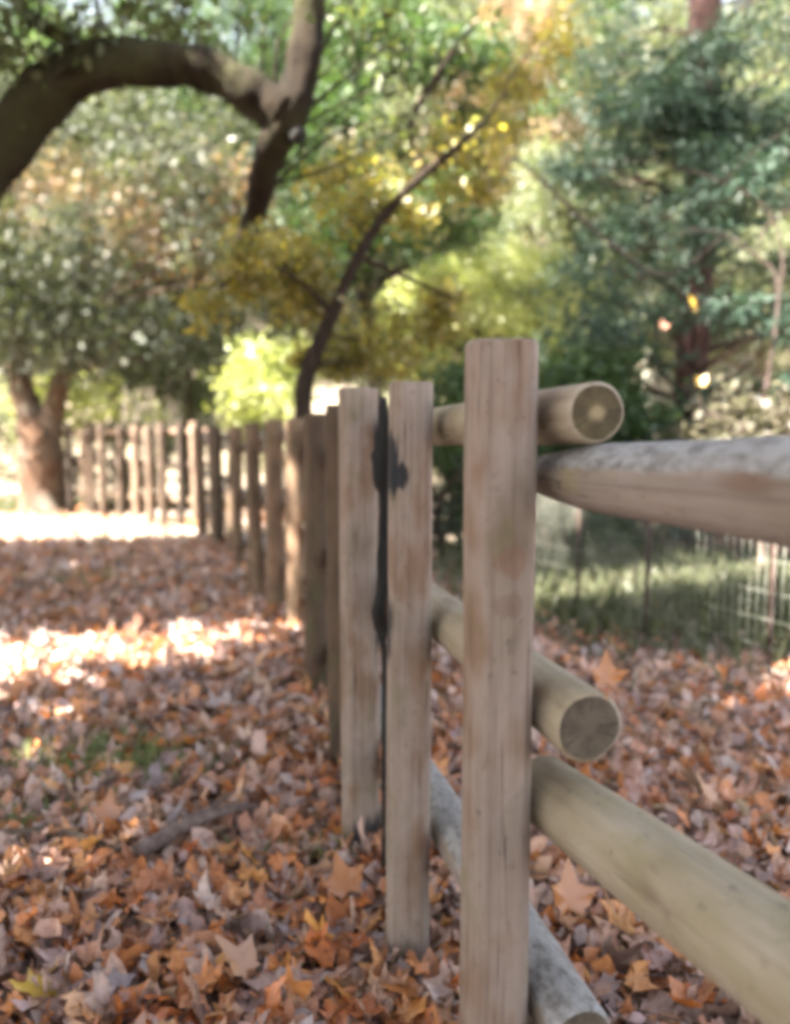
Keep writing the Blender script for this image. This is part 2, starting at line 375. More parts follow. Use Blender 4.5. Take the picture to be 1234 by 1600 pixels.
L_OLIVE = leaf_mat('oak leaves', [(0.0361, 0.047, 0.0181), (0.0578, 0.0723, 0.0253), (0.0795, 0.0939, 0.0361), (0.0433, 0.0578, 0.0253), (0.1084, 0.1156, 0.0506)], trans=.4, gloss=.025, rough=.55)
L_GREY = leaf_mat('grey green leaves', [(0.0293, 0.0352, 0.0226), (0.0439, 0.0529, 0.0327), (0.0341, 0.0428, 0.0302), (0.0634, 0.073, 0.0453), (0.0829, 0.0856, 0.0604)], trans=.35, gloss=.025, rough=.55)
L_BLUE = leaf_mat('conifer sprays', [(0.0156, 0.0311, 0.0211), (0.0259, 0.0505, 0.0318), (0.0337, 0.0616, 0.0424), (0.0181, 0.0389, 0.0211), (0.057, 0.0842, 0.0635)], trans=.3, gloss=.025, rough=.5)
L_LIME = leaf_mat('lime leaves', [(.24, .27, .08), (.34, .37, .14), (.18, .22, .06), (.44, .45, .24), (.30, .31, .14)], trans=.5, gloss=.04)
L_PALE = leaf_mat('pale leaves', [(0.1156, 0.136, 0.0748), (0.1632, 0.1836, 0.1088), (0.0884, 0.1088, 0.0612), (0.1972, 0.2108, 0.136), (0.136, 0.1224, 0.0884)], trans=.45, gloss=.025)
L_DGREEN = leaf_mat('dark green leaves', [(0.0255, 0.0467, 0.017), (0.0425, 0.0765, 0.0255), (0.0595, 0.102, 0.0298), (0.034, 0.0553, 0.0298)], trans=.4, gloss=.025, rough=.5)
L_AUTUMN = leaf_mat('autumn leaves', [(0.192, 0.104, 0.056), (0.256, 0.144, 0.064), (0.144, 0.096, 0.08), (0.224, 0.16, 0.088), (0.112, 0.096, 0.064), (0.2, 0.152, 0.136)], trans=.4, gloss=.04)
L_SHADE = leaf_mat('canopy leaves', [(.05, .08, .03), (.08, .11, .04)], trans=.3, gloss=.03)
L_GRASS = leaf_mat('grass blades', [(.065, .078, .04), (.09, .102, .055), (.10, .098, .062), (.055, .064, .035), (.11, .10, .075)], trans=.4, gloss=.02)
L_BRUSH = leaf_mat('dry brush', [(0.055, 0.0468, 0.0303), (0.0825, 0.0715, 0.0495), (0.066, 0.066, 0.033), (0.044, 0.033, 0.0275)], trans=.2, gloss=.03)

# ---------------------------------------------------------------- ground
def gz(x, y):
    return .025 * math.sin(x * 1.3 + .4) * math.sin(y * .9 + 1) + .012 * math.sin(x * 3.1 + y * 2.3)
def gz_np(x, y):
    return .025 * np.sin(x * 1.3 + .4) * np.sin(y * .9 + 1) + .012 * np.sin(x * 3.1 + y * 2.3)

def grid_mesh(name, xs, ys, zf):
    X, Y = np.meshgrid(xs, ys, indexing='ij'); Z = zf(X, Y)
    V = np.stack([X, Y, Z], -1).reshape(-1, 3)
    n, k = len(xs), len(ys)
    i, j = np.meshgrid(np.arange(n - 1), np.arange(k - 1), indexing='ij')
    A = i * k + j
    return np_mesh(name, V, [np.stack([A, A + k, A + k + 1, A + 1], -1).reshape(-1, 4)], smooth=True)

M_EARTH = earth_mat('litter soil', [(.05, .03, .022, 1), (.13, .085, .065, 1), (.20, .14, .11, 1), (.26, .17, .12, 1)], pale_far=True)
M_HILL = earth_mat('hillside', [(.07, .06, .04, 1), (.14, .12, .08, 1), (.20, .16, .13, 1), (.13, .14, .07, 1), (.28, .22, .18, 1)], scale=.5)
nx = np.concatenate([np.linspace(-300, -14, 14), np.linspace(-12, 12, 97), np.linspace(14, 300, 14)])
ny = np.concatenate([np.linspace(-300, -6, 12), np.linspace(-4, 24, 113), np.linspace(26, 400, 12)])
tag(link('ground', grid_mesh('ground', nx, ny, gz_np), M_EARTH), kind='structure')
def hillz(x, y):
    t = np.clip((y - 21 - .12 * np.abs(x)) / 40, 0, 1)
    return -0.4 + 26 * t ** .85 + 1.2 * np.sin(x * .21 + 1) * t * 3 + .8 * np.sin(x * .5 + y * .4) * np.minimum(t * 6, 1)
tag(link('hill', grid_mesh('hill', np.linspace(-90, 90, 120), np.linspace(19, 75, 60), hillz), M_HILL), kind='structure')

# ---------------------------------------------------------------- fence
def log_mesh(name, length, r0, r1, seg=40, rings=28, seed=0, wob=.03, taper0=0.0, taper1=0.0, bevel=.006, sq=0, tmin=.55):
    """round log along +Z from 0 to length, slot 1 = end faces"""
    rng = np.random.default_rng(seed)
    zs = [0, bevel] + list(np.linspace(0, length, rings)[1:-1]) + [length - bevel, length]
    ang = np.linspace(0, 2 * PI, seg, endpoint=False)
    ph = rng.uniform(0, 6.28, 6); V = []
    for i, z in enumerate(zs):
        t = z / length
        r = r0 + (r1 - r0) * t
        if taper0 and z < taper0: r *= tmin + (1 - tmin) * math.sin(z / taper0 * PI / 2)
        if taper1 and length - z < taper1: r *= tmin + (1 - tmin) * math.sin((length - z) / taper1 * PI / 2)
        if i in (0, len(zs) - 1): r -= bevel
        if sq: r = r * .96 / (np.abs(np.cos(ang)) ** sq + np.abs(np.sin(ang)) ** sq) ** (1 / sq)
        rr = r * (1 + wob * (np.sin(2 * ang + ph[0] + z * 2) * .5 + .4 * np.sin(3 * ang + ph[1] - z * 3) + .35 * np.sin(5 * ang + ph[2]) + .5 * math.sin(z * 5 + ph[3]) + .3 * math.sin(z * 13 + ph[4])))
        cx = wob * r * .5 * math.sin(z * 2.4 + ph[5]); cy = wob * r * .5 * math.cos(z * 1.9 + ph[4])
        zz = np.full(seg, z)
        if i in (0, len(zs) - 1): zz = zz + rng.normal() * .001
        V.append(np.stack([np.cos(ang) * rr + cx, np.sin(ang) * rr + cy, zz], -1))
    n = len(zs)
    V = np.concatenate(V + [np.array([[0, 0, 0.0], [0, 0, length]])])
    i, j = np.meshgrid(np.arange(n - 1), np.arange(seg), indexing='ij')
    A = i * seg + j; B = i * seg + (j + 1) % seg
    Q = np.stack([A, B, B + seg, A + seg], -1).reshape(-1, 4)
    jj = np.arange(seg); c0 = n * seg; c1 = c0 + 1; top = (n - 1) * seg
    T = np.concatenate([np.stack([np.full(seg, c0), (jj + 1) % seg, jj], -1), np.stack([np.full(seg, c1), top + jj, top + (jj + 1) % seg], -1)])
    mi = np.concatenate([np.zeros(len(Q)), np.ones(len(T))])
    me = np_mesh(name, V, [Q, T], smooth=True, matidx=mi)
    fl = np.concatenate([np.ones(len(Q), bool), np.zeros(len(T), bool)]); me.polygons.foreach_set('use_smooth', fl)
    return me

fence = thing('log_fence', 'weathered round-log fence with paired posts running along the leafy path into the distance', 'fence', (0, 0, 0))
# px at the horizon, depth, diameter, top height
POSTS = [(779, 1.22, .115, 1.402), (637, 1.765, .106, 1.384), (561, 2.32, .122, 1.408), (531, 2.86, .10, 1.385), (495, 3.66, .112, 1.385),
         (479, 4.25, .105, 1.39), (464, 4.95, .11, 1.40), (448, 5.2, .11, 1.385), (433, 5.45, .125, 1.41), (418, 5.8, .11, 1.39), (405, 6.1, .115, 1.40), (388, 6.9, .12, 1.41), (373, 7.6, .115, 1.40), (357, 8.3, .125, 1.39),
         (343, 8.9, .12, 1.41), (331, 9.35, .13, 1.43), (319, 9.8, .13, 1.41), (308, 10.3, .13, 1.44)]
ppos = []
for i, (px, d, dia, top) in enumerate(POSTS):
    x = (px - 617) / F * d + (0 if i < 4 else (.035 if i % 2 else -.02))
    ppos.append(Vector((x, d, 0)))
    me = log_mesh('post', top + .12, dia / 2 * 1.03, dia / 2 * .99, seed=40 + i, wob=.022 if i < 3 else .05, bevel=.004, sq=3.0 if i < 3 else 2.2)
    mt = M_POST if i == 0 else M_POST_2 if i == 2 else (M_POST_BLOTCH if i == 1 else M_POST_BK)
    lean = Matrix.Rotation(RNG.normal() * (.004 if i < 3 else .012), 4, 'Y') @ Matrix.Rotation(RNG.normal() * .006, 4, 'X')
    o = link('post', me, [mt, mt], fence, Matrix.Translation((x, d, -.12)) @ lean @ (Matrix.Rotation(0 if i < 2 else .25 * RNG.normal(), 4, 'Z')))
    if i == 0: o['label'] = 'tallest nearest post, pale pinkish brown wood with a broad knot'
    if i == 1: o['label'] = 'post with a black blotch near its top left edge'

def offset(i, dist=.108):
    a = ppos[max(i - 1, 0)]; b = ppos[min(i + 1, len(ppos) - 1)]
    t = (b - a).normalized(); n = Vector((t.y, -t.x, 0))
    return ppos[i] + n * dist

def rail(p, q, r0, r1, mats, seed, label=None, **kw):
    p = Vector(p); q = Vector(q); L = (q - p).length
    rot = Vector((0, 0, 1)).rotation_difference(q - p).to_matrix().to_4x4()
    me = log_mesh('rail', L, r0, r1, seg=44, rings=40, seed=seed, **kw)
    o = link('rail', me, mats, fence, Matrix.Translation(p) @ rot)
    if label: o['label'] = label
    return o

# first far-going section: its cut ends stick out past the nearest post
a0 = Vector((.298, 1.142, 0)); a1 = offset(3, .104)
ext = (a1 - a0).normalized()
for z, rr, mt, lb in ((1.293, .047, [M_RAIL, M_END], 'top rail with its round cut end showing olive growth rings'), (.812, .056, [M_RAIL, M_END2], 'middle rail with its round cut end beside an orange leaf'), (.302, .054, [M_RAIL_TOP, M_END2], None)):
    rail(a0 + Vector((0, 0, z)), a1 + ext * .12 + Vector((0, 0, z - .01)), rr, rr * 1.02, mt, int(z * 100), lb, wob=.025)
secs = [(3, 6), (6, 11), (11, 14), (14, 17)]
for k, (i, j) in enumerate(secs):
    a = offset(i); b = offset(j); t = (b - a).normalized()
    dz = -.105 if k % 2 == 0 else 0.0
    for z in (1.29, .815, .35):
        rail(a - t * .13 + Vector((0, 0, z + dz)), b + t * .13 + Vector((0, 0, z + dz)), .048, .052, [M_RAIL_TOP, M_END2], 200 + k * 10 + int(z * 5), wob=.03)
# section that passes the camera on the right
k0 = Vector((.252, 1.30, 0)); k1 = Vector((.80, -.02, 0))
def seg_rail(z, r0, r1, mats, seed, lb=None, **kw):
    rail(k0 + Vector((0, 0, z)), k1 + Vector((0, 0, z + .004)), r0, r1, mats, seed, lb, **kw)
seg_rail(1.193, .053, .076, [M_RAIL_TOP, M_END], 71, 'near top rail whose shaved end narrows behind the nearest post', taper0=.20, tmin=.66, wob=.045)
seg_rail(.648, .057, .084, [M_RAIL, M_END2], 72, 'thick pale near rail slanting down to the right', wob=.02)
seg_rail(.19, .055, .075, [M_RAIL, M_END2], 73, wob=.02)
link('post', log_mesh('post', 1.5, .06, .057, seed=99), [M_POST, M_POST], fence, Matrix.Translation((.72, -.05, -.12)))
# added dark strip for the shade in the gap between second and third posts
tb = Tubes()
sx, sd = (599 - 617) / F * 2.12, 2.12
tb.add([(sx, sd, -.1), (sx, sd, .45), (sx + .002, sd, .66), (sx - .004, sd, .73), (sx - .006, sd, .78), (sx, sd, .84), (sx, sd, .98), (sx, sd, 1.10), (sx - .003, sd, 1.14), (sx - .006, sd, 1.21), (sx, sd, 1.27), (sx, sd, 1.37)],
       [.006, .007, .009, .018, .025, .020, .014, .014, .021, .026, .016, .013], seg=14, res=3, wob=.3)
o = link('stake_or_shade', tb.mesh('stake_or_shade'), M_DARK, fence); o['label'] = 'thin black strip standing in for shade in the gap between two posts'

# far fence crossing behind the path
far = thing('far_fence', 'sunlit distant fence of spaced upright pickets crossing behind the left tree', 'fence', (-4.5, 12.6, 0))
fa = on_ground(306, 824); fb = on_ground(60, 799)
n = 13
for i in range(n):
    t = i / (n - 1)
    p = fa.lerp(fb, t) + Vector((RNG.normal() * .05, 0, 0))
    top = 1.52 + RNG.normal() * .03
    me = log_mesh('picket', top + .1, .062 + RNG.normal() * .008, .058, seg=16, rings=10, seed=300 + i, wob=.06)
    link('picket', me, [M_FAR, M_FAR], far, Matrix.Translation(Vector((p.x, p.y, -.1)) - far.location) @ Matrix.Rotation(RNG.normal() * .012, 4, 'Y'))
dirf = (fb - fa).normalized(); nf = Vector((dirf.y, -dirf.x, 0))
if nf.y < 0: nf = -nf
for z in (1.40, .92, .38):
    p = fa + nf * .12 - dirf * .2; q = fb + nf * .12 + dirf * .2
    rot = Vector((0, 0, 1)).rotation_difference(q - p).to_matrix().to_4x4()
    link('rail', log_mesh('rail', (q - p).length, .05, .05, seg=16, rings=24, seed=int(z * 100)), [M_FAR, M_FAR], far, Matrix.Translation(p + Vector((0, 0, z)) - far.location) @ rot)

# welded wire fence standing behind the log fence
wf = thing('wire_fence', 'thin pale welded wire mesh fence on stakes behind the log fence', 'wire fence', (1.8, 3.9, 0))
w0 = Vector((2.35, 2.6, 0)); w1 = Vector((1.0, 5.9, 0)); wd = (w1 - w0).normalized(); WL = (w1 - w0).length
m, nt, out = new_mat('galvanised wire'); b = nt.nodes.new('ShaderNodeBsdfPrincipled'); b.inputs['Metallic'].default_value = .3; b.inputs['Roughness'].default_value = .5
nn = noise(nt, nt.nodes.new('ShaderNodeTexCoord').outputs['Object'], 9); rr_ = ramp(nt, [(.35, (.14, .145, .115, 1)), (.65, (.34, .34, .29, 1))]); nt.links.new(nn.outputs[0], rr_.inputs[0]); nt.links.new(rr_.outputs[0], b.inputs['Base Color']); nt.links.new(b.outputs[0], out.inputs[0])
M_WIRE = m
tb = Tubes(); k = 0; s = 0.0
while s < WL:
    p = w0 + wd * s - wf.location
    tb.add([p + Vector((0, 0, .01)), p + Vector((.003 * math.sin(k), 0, .5)), p + Vector((0, 0, 1.02))], [.0017] * 3, seg=4); s += .052; k += 1
for z in (.02, .12, .22, .36, .5, .66, .82, 1.02):
    tb.add([w0 - wf.location + Vector((0, 0, z)), w1 - wf.location + Vector((0, 0, z))], [.0013] * 2, seg=4)
link('wire_mesh', tb.mesh('wire_mesh'), M_WIRE, wf)
for s in (.1, 1.28, 2.2, 2.9, 3.5):
    tb = Tubes(); p = w0 + wd * s - wf.location + Vector((.02, .01, 0))
    tb.add([p + Vector((0, 0, -.1)), p + Vector((.004, 0, .5)), p + Vector((0, 0, 1.08))], [.016, .015, .014], seg=8, wob=.08)
    link('stake_or_shade', tb.mesh('stake_or_shade'), M_CONB, wf)

# ---------------------------------------------------------------- fallen leaves, twigs, grass
def join_meshes(name, ms):
    Vs, Fs, n = [], [], 0
    for me in ms:
        v = np.empty(len(me.vertices) * 3, np.float32); me.vertices.foreach_get('co', v)
        f = np.empty(len(me.loops), np.int32); me.loops.foreach_get('vertex_index', f)
        Vs.append(v.reshape(-1, 3)); Fs.append(f.reshape(-1, 3) + n); n += len(v) // 3
        bpy.data.meshes.remove(me)
    return np_mesh(name, np.concatenate(Vs), [np.concatenate(Fs)])
T_OVAL2 = (T_OVAL[0] * np.array([1.25, 1, 1]), T_OVAL[1])
def scatter_litter():
    rng = np.random.default_rng(5)
    Cs, Ss = [], []
    def region(x0, x1, y0, y1, dens, smin, smax, lift):
        N = int((x1 - x0) * (y1 - y0) * dens)
        x = rng.uniform(x0, x1, N); y = rng.uniform(y0, y1, N)
        keep = np.abs(x) < (np.maximum(y, .2) * .62 + .5)
        x, y = x[keep], y[keep]
        cl = np.sin(x * 4.1 + 1.3 * np.sin(y * 3)) * np.sin(y * 3.7 + .7)
        z = gz_np(x, y) + .006 + np.abs(rng.normal(size=len(x))) * lift * (1 + .6 * cl)
        Cs.append(np.stack([x, y, z], -1)); Ss.append(rng.uniform(smin, smax, len(x)))
    region(-2.6, 2.6, .7, 3.2, 1300, .035, .10, .02)
    region(-4.2, 4.2, 3.2, 6, 650, .04, .11, .018)
    region(-7, 7, 6, 9.6, 260, .06, .13, .02)
    region(-9, 9, 9.6, 13, 40, .08, .15, .03)
    region(-10, 10, 13, 16, 12, .09, .16, .03)
    C = np.concatenate(Cs); Z = np.concatenate(Ss)
    g = on_ground(185, 1205); keep = rng.random(len(C)) > .75 * np.exp(-(((C[:, 0] - g.x) / .3) ** 2 + ((C[:, 1] - g.y) / .22) ** 2))
    keep &= ~((C[:, 0] > 1.75 - .16 * C[:, 1]) & (C[:, 1] > 4.2) & (rng.random(len(C)) < .75))
    C, Z = C[keep], Z[keep]
    pick = rng.random(len(C)); ms = []
    Z = np.where(rng.random(len(Z)) < .06, Z * 1.25, Z)
    for lo, hi, tm, sc in ((0, .36, T_LOBED, 1.0), (.36, .6, lobed(.42, .8), .9), (.6, 1, T_OVAL2, .85)):
        m = (pick >= lo) & (pick < hi)
        ms.append(leaves_mesh('leaf_litter', C[m], Z[m] * sc, tm, rng, droop=.0, flat=np.where(C[m][:, 1] > 3.3, .93, .74), curl=1.4, jitter=.045, dirs=rng.normal(size=(int(m.sum()), 3)) * np.array([1, 1, .12])))
    return ms
tag(link('leaf_litter', join_meshes('leaf_litter', scatter_litter()), L_LITTER), 'thick carpet of fallen orange, brown and mauve leaves', 'leaf litter', kind='stuff')

def scatter_fresh():
    rng = np.random.default_rng(44); N = 9000
    y = .8 + rng.random(N) ** 1.5 * 5.2; x = rng.uniform(-.62, .62, N) * (y + .7)
    w = .15 + .85 * np.exp(-np.maximum(y - 2.0, 0) * 1.1) + .5 * np.exp(-((x - (.5 - .28 * y)) / .35) ** 2)
    w *= np.where(x > .75 - .28 * y, .35, 1.0)
    w *= .35 + .65 * (np.sin(x * 5.3 + 2 * np.sin(y * 2.1)) * np.sin(y * 4.4 + x) > -.25)
    k = rng.random(N) < w * .32; x, y = x[k], y[k]
    C = np.stack([x, y, gz_np(x, y) + .02 + np.abs(rng.normal(size=len(x))) * .02], -1)
    return leaves_mesh('fresh_leaves', C, rng.uniform(.05, .095, len(C)), T_LOBED, rng, droop=.0, flat=.8, curl=1.0, jitter=.05, dirs=rng.normal(size=(len(C), 3)) * np.array([1, 1, .15]))
tag(link('fresh_leaves', scatter_fresh(), L_FRESH), 'bright orange freshly fallen leaves on top of the brown ones', 'fallen leaves', kind='stuff')
def scatter_twigs():
    tb = Tubes(); rng = np.random.default_rng(21)
    for i in range(420):
        y = rng.uniform(.8, 7); x = rng.uniform(-.6, .6) * (y + .6)
        if rng.random() < .45: x = abs(x) * .9 + .3
        a = rng.uniform(0, PI); L = rng.uniform(.05, .22); z = gz(x, y) + rng.uniform(.01, .05)
        dx, dy = math.cos(a) * L, math.sin(a) * L
        tb.add([(x, y, z), (x + dx * .5 + rng.normal() * .01, y + dy * .5, z + .01), (x + dx, y + dy, z + rng.normal() * .02)], [.0035, .003, .0015], seg=5)
    return tb.mesh('twig_litter')
tag(link('twig_litter', scatter_twigs(), M_TWIG), 'thin broken twigs scattered among the fallen leaves', 'twigs', kind='stuff')

L_TUFT = leaf_mat('pale grass blades', [(.16, .19, .08), (.22, .24, .12), (.12, .16, .06), (.28, .27, .16)], trans=.4, gloss=.02)
def grass_patch(spots, label, dens=1.0, h=.09, mat=None):
    rng = np.random.default_rng(len(spots) * 13 + int(h * 100)); C = []
    for (cx, cy, rx, ry, nn) in spots:
        k = int(nn * dens); x = cx + rng.normal(size=k) * rx * .5; y = cy + rng.normal(size=k) * ry * .5
        C.append(np.stack([x, y, gz_np(x, y)], -1))
    C = np.concatenate(C)
    me = leaves_mesh('grass', C, rng.uniform(.6, 1.4, len(C)) * h, (T_NARROW[0] * np.array([.6, 1, 1]), T_NARROW[1]), rng, droop=-1.6, flat=.1)
    tag(link('grass', me, mat or L_GRASS), label, 'grass', kind='stuff')
g1 = on_ground(180, 1200); g2 = on_ground(30, 1290); g3 = on_ground(540, 1330); g4 = on_ground(130, 905)
grass_patch([(g1.x, g1.y, .42, .32, 900), (g2.x, g2.y, .25, .15, 260), (g3.x - .1, g3.y, .2, .15, 90), (g4.x, g4.y, .8, .5, 500)], 'small tufts of green grass showing through the leaves on the path', h=.07, mat=L_TUFT)
grass_patch([(2.5, 5.9, .9, 1.5, 5200), (3.4, 6.6, 1.0, 1.6, 3500), (1.6, 7.2, 1.4, 1.6, 3500), (1.6, 5.6, .9, 1.1, 1500)], 'green grass patch behind the wire fence', h=.19)
grass_patch([(-5.2, 14.4, 3.4, .6, 5000), (-8, 14.0, 2, .8, 2000)], 'strip of green grass at the foot of the left tree', h=.2)

def one_leaf(name, loc, size, mat, label, rot, cat='leaf', tmpl=T_LOBED, group=None, seed=0):
    rng = np.random.default_rng(seed); tv, tf = tmpl
    size *= .85; V = tv.copy() * size; V[:, 2] += rng.normal(size=len(V)) * .03 * size + (V[:, 0] ** 2) / size * rng.uniform(.3, .9)
    me = np_mesh(name, V, [tf])
    o = link(name, me, mat); o.location = loc; o.rotation_euler = rot
    return tag(o, label, cat, group)
G = 'large single fallen leaves'
def gl(px, py, dz=.05): p = on_ground(px, py); p.z = gz(p.x, p.y) + dz; return p
one_leaf('fallen_leaf', gl(888, 1478, .10), .17, L_ORANGE, 'big upright orange leaf just right of the nearest post', (1.05, .2, .3), group=G, seed=1)
one_leaf('fallen_leaf', gl(385, 1562, .07), .15, L_TAN, 'large tan pink leaf at the bottom of the path', (.5, .1, 1.2), group=G, seed=2)
one_leaf('fallen_leaf', gl(75, 1588, .06), .13, L_YELLOW, 'yellow leaf at the bottom left of the path', (.45, 0, 2.2), group=G, seed=3)
one_leaf('fallen_leaf', gl(168, 1310, .06), .13, L_ORANGE, 'orange leaf beside the stick on the path', (.7, .2, .4), group=G, seed=4)
one_leaf('fallen_leaf', gl(545, 1425, .07), .15, L_ORANGE, 'orange leaf leaning at the foot of the second and third posts', (.9, -.2, .5), group=G, seed=5)
one_leaf('fallen_leaf', gl(655, 1592, .05), .15, L_ORANGE, 'orange leaf lying at the foot of the blotched post', (.4, .1, 1.9), group=G, seed=6)
one_leaf('fallen_leaf', gl(440, 1020, .07), .2, L_ORANGE, 'orange leaf at the fence foot by the sunlit strip', (.8, .1, .9), group=G, seed=7)
one_leaf('fallen_leaf', gl(1110, 1290, .08), .15, L_TAN, 'rusty tan leaf between the near rail and the wire fence', (.8, .2, .9), group=G, seed=8)
one_leaf('fallen_leaf', gl(1070, 1560, .08), .15, L_ORANGE, 'orange leaf on the ground under the thick near rail', (.6, .2, 1.9), group=G, seed=12)
one_leaf('perched_leaf', at(945, 1066, 1.135), .072, L_ORANGE, 'small orange leaf standing on the cut end of the middle rail', (1.35, .1, .2), seed=9)
one_leaf('hanging_leaf', at(1034, 512, 6.0), .12, L_PEACH, 'round pale peach leaf caught in front of the conifer', (1.3, .3, .4), seed=10)
one_leaf('hanging_leaf', at(1082, 478, 6.2), .14, L_YELLOW, 'upper of two yellow leaves hanging in front of the conifer', (1.2, .2, 1.4), seed=11)
one_leaf('hanging_leaf', at(1095, 600, 6.2), .13, L_YELLOW, 'lower of two yellow leaves hanging in front of the conifer', (1.2, .4, -.8), seed=13)

tb = Tubes(); p0 = gl(216, 1362, .055); p1 = gl(375, 1288, .065); pm = (p0 + p1) / 2 + Vector((.01, .02, .02))
tb.add([p0, pm, p1, p1 + Vector((.05, .04, -.02))], [.026, .024, .018, .01], seg=9, res=4, wob=.12)
tb.add([pm, pm + Vector((.10, .12, .04))], [.01, .004], seg=6)
tag(link('fallen_stick', tb.mesh('fallen_stick'), M_TWIG), 'grey broken stick lying across the leafy path', 'stick')
tb = Tubes(); p0 = gl(-20, 1335, .05); p1 = gl(190, 1352, .04)
tb.add([p0, (p0 + p1) / 2 + Vector((0, .03, .02)), p1], [.016, .014, .008], seg=8, res=4, wob=.1)
tag(link('fallen_stick', tb.mesh('fallen_stick'), M_OAK2), 'reddish stick half buried in leaves at the left edge of the path', 'stick')

# ---------------------------------------------------------------- trees
GAPS = [(4.18, 5.06), (7.95, 8.25), (10.2, 16)]   # openings in the canopy, along the sunlight
DAPPLES = []                                        # small holes in the canopy, as (along, across, size) of the light they let through
for px, py, z, r in ((20, 1345, 0, .14), (120, 1365, 0, .12), (240, 1325, 0, .11), (50, 1235, 0, .09), (1205, 1490, .72, .07), (330, 890, 0, .15), (450, 1560, 0, .06), (130, 1545, 0, .06)):
    q_ = on_ground(px, py, z); DAPPLES.append((q_.x * .88 + q_.y * .475 + z, -q_.x * .475 + q_.y * .88, r + .13))
for px, py, d_, r in ((430, 410, 6.1, .42), (475, 455, 6.1, .35), (620, 300, 6.1, .38), (560, 500, 6.1, .2)):
    q_ = at(px, py, d_); DAPPLES.append((q_.x * .88 + q_.y * .475 + q_.z, -q_.x * .475 + q_.y * .88, r))
def ellip_points(rng, n, c, r, shell=.35, zflat=0):
    d = unit(rng.normal(size=(n, 3))); rad = (shell + (1 - shell) * rng.random(n)) ** .6
    return np.array(c)[None] + d * rad[:, None] * np.array(r)[None]

def tree(name, label, cat, base, trunk, radii, centers, crad, nleaf, size, leafmat, barkmat, tmpl=T_QUAD, seed=0, droop=.3, flat=.35, group=None, branch=True, br=.02, shape=(1, 1, .75), extra=None, radial=0, seg=12, thick=1.0, gaps=False, wob=.08):
    """base: world point; trunk polyline, cluster centres given relative to the base"""
    rng = np.random.default_rng(seed)
    T = thing(name, label, cat, base, group)
    tb = Tubes()
    tp = [Vector(p) for p in trunk]
    tb.add(tp, radii, seg=seg, wob=wob, res=6, seed=seed)
    sp, sr = smooth_path(tp, radii, 8)
    for (pts, rad) in (extra or []):
        tb.add([Vector(p) for p in pts], rad, seg=14, wob=wob, res=7, seed=seed)
        a, b = smooth_path([Vector(p) for p in pts], rad, 6); sp = sp + a; sr = sr + b
    centers = np.asarray(centers, float)
    if branch:
        SP = np.array([tuple(p) for p in sp])
        for c in centers:
            tgt = c.copy(); tgt[2] -= np.linalg.norm(c[:2]) * .35
            dd = np.linalg.norm(SP - tgt, axis=1) ; dd[:2] += 5
            i = int(np.argmin(dd)); a = Vector(SP[i]); q = Vector(c)
            mid = (a + q) / 2 + Vector((rng.normal() * .08, rng.normal() * .08, .10 * (q - a).length * rng.uniform(-.4, 1)))
            r0 = min(sr[i] * .6, br * (1 + (q - a).length * .5)) * thick
            tb.add([a, mid, q], [r0, r0 * .65, r0 * .25], seg=6, wob=.05, res=4)
    link('trunk', tb.mesh('trunk'), barkmat, T)
    idx = rng.integers(0, len(centers), nleaf)
    cr = np.asarray(crad, float); cr = cr[idx] if cr.ndim else np.full(nleaf, cr)
    off = rng.normal(size=(nleaf, 3)) * .5 * np.array(shape)[None] * cr[:, None]
    P = centers[idx] + off
    dirs = unit(off) * radial if radial else None
    if gaps:
        W = P + np.array(base)[None]; t_ = W[:, 0] * .88 + W[:, 1] * .475; s_ = -W[:, 0] * .475 + W[:, 1] * .88
        bad = np.zeros(nleaf, bool)
        tg = t_ + W[:, 2]
        for a, b in GAPS: bad |= (s_ > a + (.55 * ((tg > 1.7) & (tg < 3.5)) if a < 5 else 0) + .10 * np.sin(t_ * 1.9 + a)) & (s_ < b + .10 * np.sin(t_ * 1.5 + 1 + b))
        for a, b, r in DAPPLES: bad |= ((tg - a) ** 2 * .5 + (s_ - b) ** 2) < (r * (1 + .3 * np.sin(tg * 9) * np.sin(s_ * 7))) ** 2
        P = P[~bad]; nleaf = len(P); dirs = None
    sz = rng.uniform(.6, 1.35, nleaf) * size
    link('crown', leaves_mesh('crown', P, sz, tmpl, rng, droop=droop, flat=flat, dirs=dirs), leafmat, T)
    return T

def copy_tree(t, loc, rz, sc, label=None):
    c = t.copy(); COL.objects.link(c); c.location = loc; c.rotation_euler = (0, 0, rz); c.scale = (sc, sc, sc)
    if label: c['label'] = label
    for ch in t.children:
        d = ch.copy(); COL.objects.link(d); d.parent = c
    return c

def rel(pts, base): return [Vector(p) - Vector(base) for p in pts]

# 1. the oak with the arching limb (trunk stands just out of the frame on the left)
ob = Vector((-3.45, 5.1, -.1))
D = 5.1
trunk = rel([ob, (-3.5, 5.15, 1.0), (-3.4, 5.1, 2.2), (-3.6, 5.3, 3.6), (-3.9, 5.4, 5.2), (-3.7, 5.5, 8.0), (-3.4, 5.4, 11.5)], ob)
arch = rel([(-3.42, 5.1, 1.9), at(-60, 330, D), at(0, 235, D), at(70, 148, D), at(150, 104, D), at(240, 98, D), at(325, 108, D), at(385, 142, D), at(445, 180, D)], ob)
stem = rel([at(340, 470, D + 1.3), at(374, 400, D + .9), at(400, 330, D + .5), at(416, 255, D + .2), at(444, 190, D), at(468, 130, D), at(479, 50, D), at(486, -60, D + .05), at(500, -260, D + .2), at(470, -500, D + .3)], ob)
knot = rel([at(455, 205, D), at(470, 214, D - .06)], ob)
up1 = rel([at(150, 104, D), at(100, 60, D - .1), at(40, 20, D - .2), at(-40, -80, D - .3)], ob)
pale1 = rel([at(60, 145, D), at(100, 110, D - .15), at(140, 62, D - .2)], ob)
rng = np.random.default_rng(3)
cl = []; cr = []
